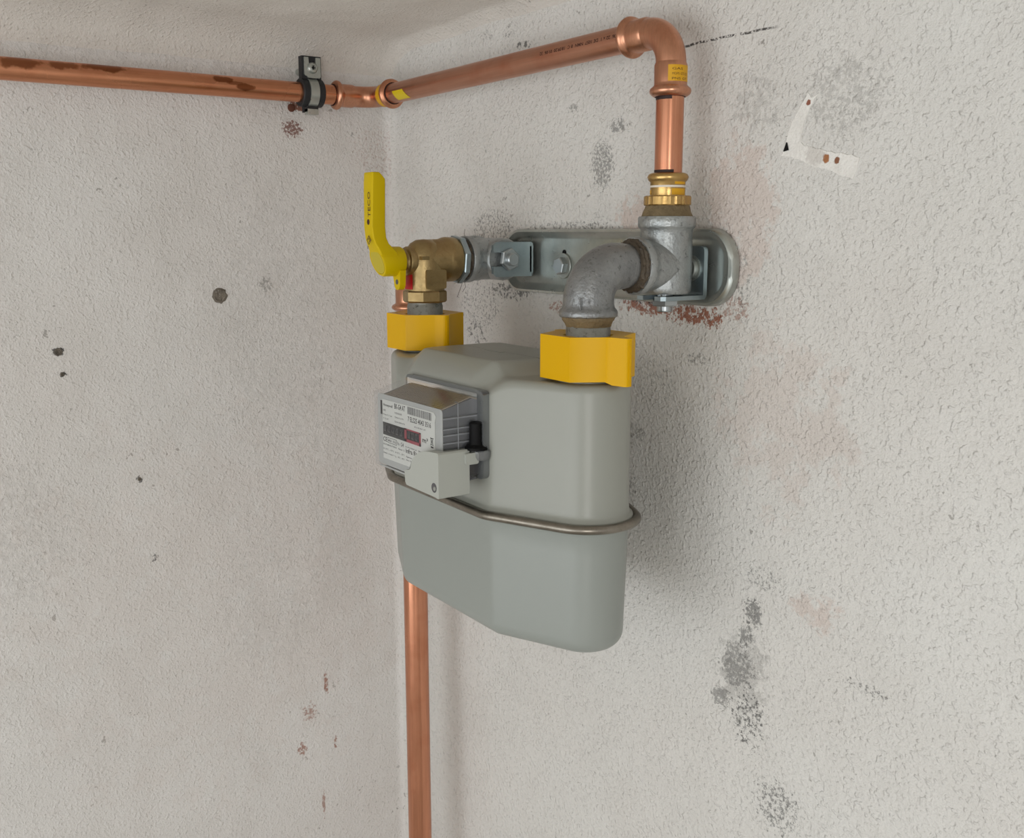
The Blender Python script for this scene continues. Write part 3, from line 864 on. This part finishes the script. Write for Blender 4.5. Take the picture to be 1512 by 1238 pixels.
# top grooves
bm = B()
for k in range(30):
    x = 341+k*3.25; 
    hexa(bm, [(x, -170.5, -292.4), (x+1.5, -170.5, -292.4), (x+1.5, -170.5, -294.5), (x, -170.5, -294.5), (x+.7, -143, -284), (x+2.2, -143, -284), (x+2.2, -143, -286), (x+.7, -143, -286)])
o = obj('top_ribs', bm, M['index_top'], core, 'fine ribbed brownish grey top', flat=True); o['kind'] = 'stuff'
bm = B(); hexa(bm, [(337, -171, -293.3), (437, -171, -293.3), (437, -171, -295), (337, -171, -295), (339, -141, -284), (440.5, -141, -284), (440.5, -141, -286), (339, -141, -286)])
for v in bm.verts: v.co.z -= .2
obj('top_panel', bm, M['index_top2'] if 'index_top2' in M else simple('index_top_dark', srgb(74, 67, 58), .7), core, flat=True)
for k, z in enumerate((-299, -307.5, -312.5, -319, -325)):
    bm = B(); hexa(bm, [(437, -171, z), (440.2, -171, z), (440.2, -171, z-1.1), (437, -171, z-1.1), (441, -143, z+1.2), (444.6, -143, z+1.2), (444.6, -143, z+.1), (441, -143, z+.1)])
    obj('side_rib', bm, M['rib'], core, flat=True)
# pale bezel behind the cover front
bm = B(); prism(bm, rrect(332.3, 441.8, -353.3, -291.6, 3, 4), lambda a, b: (a, -171.6, b), lambda a, b: (a, -172.2, b))
obj('bezel', bm, M['index_front'], core, 'pale grey bezel round the label', flat=True)
# label
YL = -172.6
bm = B(); prism(bm, [(341.5, -347.6), (341.5, -296), (386, -295.5), (429, -295.2), (432.6, -298.2), (431, -303), (431, -330), (424, -334), (424, -347)], lambda a, b: (a, -172.3, b), lambda a, b: (a, YL, b))
lb = obj('rating_label', bm, M['paper'], core, 'white rating label with black print and a bar code', flat=True)
TX = YL-.06
def label_text(items, mat, name='print', label=None):
    bm = B()
    for s, x0, x1, z, h in items:
        tb = text_bm(s, h, x1-x0, bold=(0.022*h if mat is M['ink'] else 0.012*h))
        join_bm(bm, tb, lambda c, x0=x0, z=z: Vector((x0+c.x, TX, z+c.y)))
    o = obj(name, bm, mat, lb, label, flat=True); o['kind'] = 'stuff'; return o
label_text([('Honeywell', 343.1, 360.1, -301.4, 2.3), ('BK-G4 AT', 363.5, 382.3, -301.3, 4.5), ('7 ELS25 4043 3516', 386.7, 424.8, -308.6, 4.2),
            ('m³', 410.5, 419.6, -322.2, 4.2), ('CE', 342.0, 349.2, -332.4, 4.0), ('infra fürth gmbh', 382.2, 424, -336.0, 3.9)], M['ink'], 'print', 'bold black lettering')
label_text([('(GB)', 343, 347.6, -305.8, 1.5), ('Pmax 0,1 bar', 342.8, 359.3, -309.4, 1.4), ('V 1,2 dm³', 342.6, 352.6, -312.9, 1.4),
            ('10202030', 363.8, 376.4, -305.6, 1.6), ('Qmax 6 m³/h', 363.7, 379.1, -309.1, 1.4), ('Qmin 0,04 m³/h', 363.5, 381.3, -312.9, 1.4),
            ('BK 20 405 40 01 1477', 397.7, 416.2, -312.3, 1.2), ('M20', 351.4, 357, -331.6, 2.0), ('0102', 359.5, 365.5, -331.6, 2.0), ('Vo', 367, 371.4, -332.0, 3.0), ('G4', 373.5, 378.5, -332.2, 3.6),
            ('DE-07-MI002-PTB003    Klasse 1,5', 341.8, 380.0, -335.6, 1.4), ('tm -25°C ... +55°C   tb 15°C ... 20°C', 341.6, 379.8, -339.6, 1.4), ('Umwelt 1 m imp/m³ = 1 g    10°C ... 40°C', 341.4, 379.6, -343.2, 1.4),
            ('NG-4701002040 001   DIN 1050 CERT', 381.5, 419, -331.5, 1.1),
            ('Eigentum der Stadt', 382.6, 404.0, -339.8, 1.3), ('Netz GmbH', 382.6, 396, -342.6, 1.2)], M['ink_soft'], 'print', 'small grey lettering')
bm = B(); rnd = random.Random(11); x = 386.4
while x < 426.2:
    w = rnd.choice((.45, .45, .8, 1.2)); 
    if x+w > 426.6: break
    prism(bm, [(x, -302.6), (x, -296.4), (x+w, -296.4), (x+w, -302.6)], lambda a, b: (a, YL, b), lambda a, b: (a, TX, b)); x += w + rnd.choice((.4, .5, .8))
obj('bar_code', bm, M['ink_soft'], lb, 'vertical bars of the bar code', flat=True)
bm = B(); box(bm, 338.2, 340.8, -172.3, YL-.1, -309.4, -297.4); obj('index_magnet_mark', bm, M['ink'], core, 'dark upright bar left of the label', flat=True)
bm = B()   # crossed-out bin
for a, b_, c_, d_ in ((424.4, 425.0, -322, -317), (427, 427.6, -322, -317), (424, 428, -317.2, -316.4), (424.2, 427.8, -322.2, -321.6), (424.0, 428.2, -324.6, -323.2)): box(bm, a, b_, YL, TX, c_, d_)
sweep(bm, [(423.6, TX, -322.6), (428.4, TX, -316.2)], .25, 4); sweep(bm, [(423.6, TX, -316.2), (428.4, TX, -322.6)], .25, 4)
obj('bin_symbol', bm, M['ink'], lb, 'crossed-out wheeled bin symbol', flat=True)
bm = B()
for a, b_, c_, d_ in ((350.2, 366.5, -332.9, -332.5), (350.2, 366.5, -328.6, -328.2), (350.2, 350.6, -332.9, -328.2), (366.1, 366.5, -332.9, -328.2)): box(bm, a, b_, YL, TX, c_, d_)
obj('approval_box', bm, M['ink_soft'], lb, flat=True)
# register window
bm = B(); box(bm, 342.3, 381.0, -172.2, YL-.25, -326.6, -315.6); obj('register_window', bm, M['window_dark'], core, 'black window of the whole-number wheels', flat=True)
bm = B()
for a, b_, c_, d_ in ((380.8, 408.1, -316.4, -315.3), (380.8, 408.1, -326.6, -324.0), (380.8, 384.6, -326.6, -315.3), (405.8, 408.1, -326.6, -315.3)): box(bm, a, b_, -172.2, YL-.35, c_, d_)
obj('register_frame', bm, M['red_frame'], core, 'red frame round the decimal wheels', flat=True)
bm = B(); box(bm, 384.6, 405.8, -172.2, YL-.1, -324, -316.4); obj('register_window', bm, M['window_dark'], core, 'black window of the decimal wheels', flat=True)
for k in range(8):
    x = 344.2+k*7.15 if k < 5 else 386+(k-5)*6.6
    bm = B(); lathe(bm, [(.1, 0), (4.0, 0), (4.3, .4), (4.3, 4.4), (4.0, 4.8), (.1, 4.8)], (x, -169.6, -320.8 if k < 5 else -320.2), (1, 0, 0), 28)
    obj('number_wheel', bm, M['drum'], core)
# clear cover over everything
bm = B()
hexa(bm, [(331, -175, -290.3), (443, -175, -290.3), (443, -175, -354.5), (331, -175, -354.5), (334, -143.6, -280.2), (447.5, -143.6, -280.2), (447.5, -143.6, -349), (334, -143.6, -349)])
bevel(bm, 1.8, 3)
obj('clear_cover', bm, M['clear'], mt, 'clear plastic cover of the counter')
# corner clip lines of the cover
bm = B(); sweep(bm, [(444.8, -159.5, -352), (444.8, -159.5, -287), (443.2, -161, -285.6)], .45, 8)
obj('cover_edge', bm, M['rib'], mt, 'pale vertical edge strip of the cover')
# pulse module (pale grey box with curved top, clipped to the lower right of the counter)
arcp = [(397.5, -356.5), (396.6, -348.5), (397.5, -346.4), (404.5, -345.2), (406.8, -343)]
for k in range(9):
    a = math.radians(8+70*k/8); arcp.append((438-33*math.cos(a)*.98, -347+22.2*math.sin(a)))
arcp += [(437, -324.4), (450.5, -323.4), (451.6, -324.6), (451.6, -359.2), (450.4, -360), (446, -359.4), (399.4, -358.8)]
bm = B(); prism(bm, arcp, lambda a, b: (a, -153.5, b), lambda a, b: (a, -182, b)); bevel(bm, .9, 2, 35)
md = obj('pulse_module', bm, M['module'], mt, 'pale grey pulse module box clipped to the counter')
bm = B(); prism(bm, rrect(-158.5, -146.5, -335.2, -326, 1.8, 4), lambda a, b: (447, a, b), lambda a, b: (454.5, a, b)); bevel(bm, .6, 2, 50)
obj('clip', bm, M['module'], md)
bm = B(); lathe(bm, [(.1, 0), (3.9, 0), (3.9, .25), (.1, .25)], (444.6, -181.9, -352), (0, -1, 0), 28); hs = obj('screw_recess', bm, M['ink_soft'], md, 'dark round screw recess')
bm = B(); lathe(bm, [(.1, 0), (2.0, 0), (1.6, .5), (.1, .5)], (445.6, -182.1, -352.6), (0, -1, 0), hexn=6); obj('screw_head', bm, M['zinc'], hs)
# black sleeve and seal loop
bm = B(); lathe(bm, [(.1, 0), (4.6, 0), (5.4, .8), (5.4, 15), (6.0, 17.5), (9.0, 20), (9.4, 21.8), (.1, 22)], (449.5, -145.8, -302.5), (0, 0, -1), 36)
obj('black_sleeve', bm, M['black'], mt, 'black rubber sleeve on the side of the counter')
bm = B(); lathe(bm, [(4, 0), (9.2, 0), (10, .8), (9.8, 5), (8.4, 8), (4, 8.2)], (449, -141.5, -324.8), (0, 0, -1), 36)
sl = obj('seal', bm, M['clear_clip'], mt, 'clear plastic seal housing')
bm = B(); box(bm, 446, 454, -135, -128, -333.5, -325.5); bevel(bm, 1.8, 3); obj('seal_tab', bm, M['clear_clip'], sl)
bm = B(); box(bm, 441.5, 445.5, -157, -140.5, -346.5, -334); bevel(bm, .5, 1); obj('seal_slot', bm, M['ink'], mt, 'dark slot below the seal')

# ------------------------------------------------------------ brass angle ball valve
bv = thing('ball_valve', 'brass angle ball valve with a yellow lever pointing up, left of the mounting plate', 'valve', (254, YN, -222))
bm = B()
lathe(bm, [(17, 0), (20.6, .4), (21.4, 3), (21.6, 10.5), (21.0, 13.5), (19.6, 17), (19.3, 34), (18.6, 36), (10, 37)], (254, -45.5, -181), (0, -1, 0), 56)
lathe(bm, [(15, -29.5), (19.1, -29), (19.3, 0), (18.9, 4.5), (17.2, 10.5), (13.5, 15.6), (8, 18.8), (.1, 19.6)], (254, YN, -181), (0, 0, 1), 56)
vb = obj('body', bm, M['cast_brass'], bv, sharp=50)
bm = B(); lathe(bm, [(17, 0), (20.2, 0), (21.2, -1.2), (21.2, -9.6), (19.8, -11.2), (16, -11.4)], (254, YN, -210.2), (0, 0, 1), hexn=8, rot=.2); bevel(bm, .8, 2, 25)
obj('wrench_collar', bm, M['cast_brass'], bv, 'polygonal brass collar', sharp=25)
bm = B(); lathe(bm, [(13.5, -12), (13.9, 5), (13.2, 6.6), (10.5, 7.2), (9, 9), (9, 14)], (254, -93, -182), (0, -1, 0), 40); obj('bonnet', bm, M['cast_brass'], bv)
bm = B(); box(bm, 269, 274.8, -93, -85, -180.5, -177.3); bevel(bm, 1, 2); obj('stop_lug', bm, M['cast_brass'], bv)
bm = B(); prism(bm, rrect(-91, -69, -208, -190, 2, 4), lambda a, b: (271.5, a+3, b), lambda a, b: (273.4, a+3, b)); bevel(bm, .5, 1, 50); mp_ = obj('cast_panel', bm, M['cast_brass'], bv, 'raised cast panel with worn lettering')
bm = B()
for s, z, h in (('GT5', -199, 3.2), ('MOP5-20', -204, 2.6)):
    tb = text_bm(s, h, 12 if h > 3 else 17); join_bm(bm, tb, lambda c, z=z: Vector((273.6, -83+c.x-2, z+c.y)))
obj('cast_lettering', bm, M['cast_brass'], mp_, flat=True)
bm = B(); cyl_patch(bm, (254, YN, 0), 'z', 19.25, -105, -66, -208.5, -194.5, .3); obj('red_sticker', bm, M['red'], bv, 'small red sticker')
# lever: hub along -y, arm up, small eye below
HZ = -182.0
bm = B(); lathe(bm, [(9, 0), (13.2, 0), (13.9, 1.5), (13.9, 22.8), (13.2, 24.2), (11.5, 24.2), (11.4, 23.4), (.1, 23.4)], (254, -105, HZ), (0, -1, 0), 44)
for v in bm.verts:
    if v.co.y < -120: v.co.y -= (v.co.z-HZ)*.34
hub = obj('lever', bm, M['yellow_lever'], bv, 'yellow lever handle pointing up')
def armsec(z):
    f = smooth(-160, -182, z) if z < -160 else 0
    return z
prof = [(-178, -130.2, -112, 244.5, 266), (-173, -132.4, -115, 244, 267), (-169, -134.2, -118.5, 245.5, 266), (-165.5, -136.2, -122.2, 246.5, 265.2), (-160, -138.2, -124.6, 247.5, 264.8), (-150, -139.4, -125.4, 248, 264.6), (-110, -138.8, -125.4, 248, 266.6),
        (-107, -138.7, -125.6, 248.4, 266.8), (-104, -138.6, -128.2, 248.6, 266.8), (-101.6, -138.5, -130.6, 248.8, 266.6), (-101, -138.1, -131.2, 249.4, 266)]
bm = B(); rings = []
for z, y0, y1, x0, x1 in prof: rings.append([Vector((a, b, z)) for a, b in rrect(x0, x1, y0, y1, min(1.3, (x1-x0)*.2, (y1-y0)*.3), 4)])
loft(bm, rings); obj('lever_arm', bm, M['yellow_lever'], hub, sharp=40)
bm = B(); lathe(bm, [(.1, 0), (11.2, 0), (11.2, .7), (.1, .9)], (254, -128.6, HZ), (0, -1, 0), 44)
for v in bm.verts: v.co.y -= (v.co.z-HZ)*.34
obj('lever_cap', bm, M['yellow_disc'], hub, 'duller yellow disc in the lever hub')
# eye
outer = [(262.5+6.5*math.cos(a)*.9-3, -202+6.5*math.sin(a)) for a in [math.radians(v) for v in range(180, 361, 15)]] + [(266.5, -190), (250, -190)]
bm = B(); prism(bm, outer, lambda a, b: (a, -106, b), lambda a, b: (a, -112, b)); bevel(bm, .8, 2, 50)
eye = obj('lever_eye', bm, M['yellow_lever'], hub, 'small locking eye under the lever hub')
bm = B(); lathe(bm, [(.1, 0), (2.4, 0), (2.4, .3), (.1, .3)], (259.6, -112, -201), (0, -1, 0), 20); obj('eye_hole', bm, M['ink_soft'], eye)
bm = B()
tb = text_bm('TECO', 5.2, 23)
join_bm(bm, tb, lambda c: Vector((262.0-c.y, -139.5+(abs(-142.5+c.x+130)*.012), -141.5+c.x)))
nn = 20
vs = [bm.verts.new((257.6+2.6*math.cos(2*PI*k/nn), -139.5, -145.6+2.6*math.sin(2*PI*k/nn))) for k in range(nn)]; bm.faces.new(vs)
for q0, q1 in (((257.8-4, -162), (257.8, -158)), ((257.8, -158), (261.8, -162)), ((261.8, -162), (257.8, -166)), ((257.8, -166), (253.8, -162)), ((255.6, -162), (257.8, -160)), ((257.8, -160), (260, -162.4)), ((260, -162.4), (257.4, -164)), ((255.2, -170), (255.6, -167.2))):
    a = Vector((q0[0], -139.45, q0[1])); b_ = Vector((q1[0], -139.45, q1[1])); sweep(bm, [a, b_], .3, 4)
obj('lever_print', bm, M['ink_brown'], hub, 'brown lettering, dot and diamond emblem', flat=True)
# lock nut between valve and left tee
bm = B(); lathe(bm, [(16, 0), (22.6, 0), (23.8, .8), (23.8, 5.4), (22.6, 6.2), (16, 6.2)], (254, -39.4, -181.2), (0, -1, 0), hexn=8, rot=.25); bevel(bm, .5, 1, 25)
obj('lock_nut', bm, M['zinc_blue'], bv, 'zinc nut on the valve outlet', sharp=25)

# ------------------------------------------------------------ pipe clamp on the left wall
cl = thing('pipe_clamp', 'rubber-lined steel pipe clamp screwed to the left wall beside the corner elbow', 'clamp', (WX, -79, 0))
bm = B(); lathe(bm, [(11.05, 0), (14.6, 0), (15.4, .8), (15.6, 7), (14.6, 8), (14.6, 18), (15.6, 19), (15.4, 25.2), (14.6, 26), (11.05, 26)], (0, -92, 0), (0, 1, 0), 56, (False, False))
rb = obj('rubber_lining', bm, M['rubber'], cl, 'black ribbed rubber lining')
bm = B(); 
box(bm, -3, 6.3, -90.5, -67.5, 13.5, 39); bevel(bm, 2.2, 3)
obj('rubber_ear', bm, M['rubber'], rb)
bm = B(); box(bm, -9, 6.5, -85.5, -72.5, -21, -14.5); bevel(bm, 2.0, 3)
obj('rubber_ear', bm, M['rubber'], rb)
# steel band over the front
bm = B(); G = []
for k in range(0, 33):
    a = math.radians(-82+165*k/32)
    G.append([bm.verts.new((r*math.cos(a), y, r*math.sin(a))) for r, y in ((14.7, -84.6), (16.1, -84.2), (16.1, -73.8), (14.7, -73.4))])
for i in range(32):
    for j in range(4):
        k = (j+1) % 4; bm.faces.new((G[i][j], G[i][k], G[i+1][k], G[i+1][j]))
bm.faces.new(G[0]); bm.faces.new(G[-1][::-1])
obj('band', bm, M['zinc'], cl, 'zinc steel band')
ear = [(-88.6, 37.4), (-88.6, 19), (-87, 17.4), (-70.5, 15.4), (-69, 17), (-69, 37.4), (-74.5, 37.4), (-75, 31.5), (-77.5, 29), (-80.5, 29), (-83, 31.5), (-83.4, 37.4)]
bm = B(); prism(bm, ear, lambda a, b: (6.4, a, b), lambda a, b: (8.4, a, b)); bevel(bm, .5, 1, 50)
eo = obj('fixing_ear', bm, M['zinc'], cl, 'notched zinc ear of the clamp')
bm = B(); prism(bm, [(-84.6, 15.6), (-73.4, 15.2), (-72, 18.5), (-86, 18.5)], lambda a, b: (3, a, b), lambda a, b: (8.2, a, b)); bevel(bm, .6, 1)
obj('ear_bend', bm, M['zinc'], eo)
bm = B(); lathe(bm, [(.1, 0), (6.2, 0), (6.0, 1.2), (4.6, 2.9), (2.4, 3.5), (2.2, 2.6), (.1, 2.4)], (8.4, -79, 26), (1, 0, 0), 32)
sw = obj('screw', bm, M['steel_bright'] if 'steel_bright' in M else M['zinc'], cl, 'domed cross-head screw')
bm = B(); box(bm, 11.0, 11.95, -79.5, -78.5, 24, 28); box(bm, 11.0, 11.95, -81, -77, 25.5, 26.5); obj('cross_slot', bm, M['black'], sw)
bm = B(); box(bm, -2, 7, -85.5, -72.5, -24, -18); bevel(bm, 1.5, 2); obj('hinge_tab', bm, M['zinc'], cl, 'small steel tab under the pipe')
bm = B(); lathe(bm, [(4, 0), (4, 24)], (WX-4, -79, 26), (1, 0, 0), 20); obj('wall_screw', bm, M['zinc'], cl)
bm = B(); lathe(bm, [(4, 0), (4.6, .6), (4.2, 2.4), (2, 3)], (WX, -90, -14), (1, 0, 0), 20); obj('wall_plug', bm, simple('brown_plug', srgb(98, 58, 42), .8), cl, 'brown wall plug below the pipe')
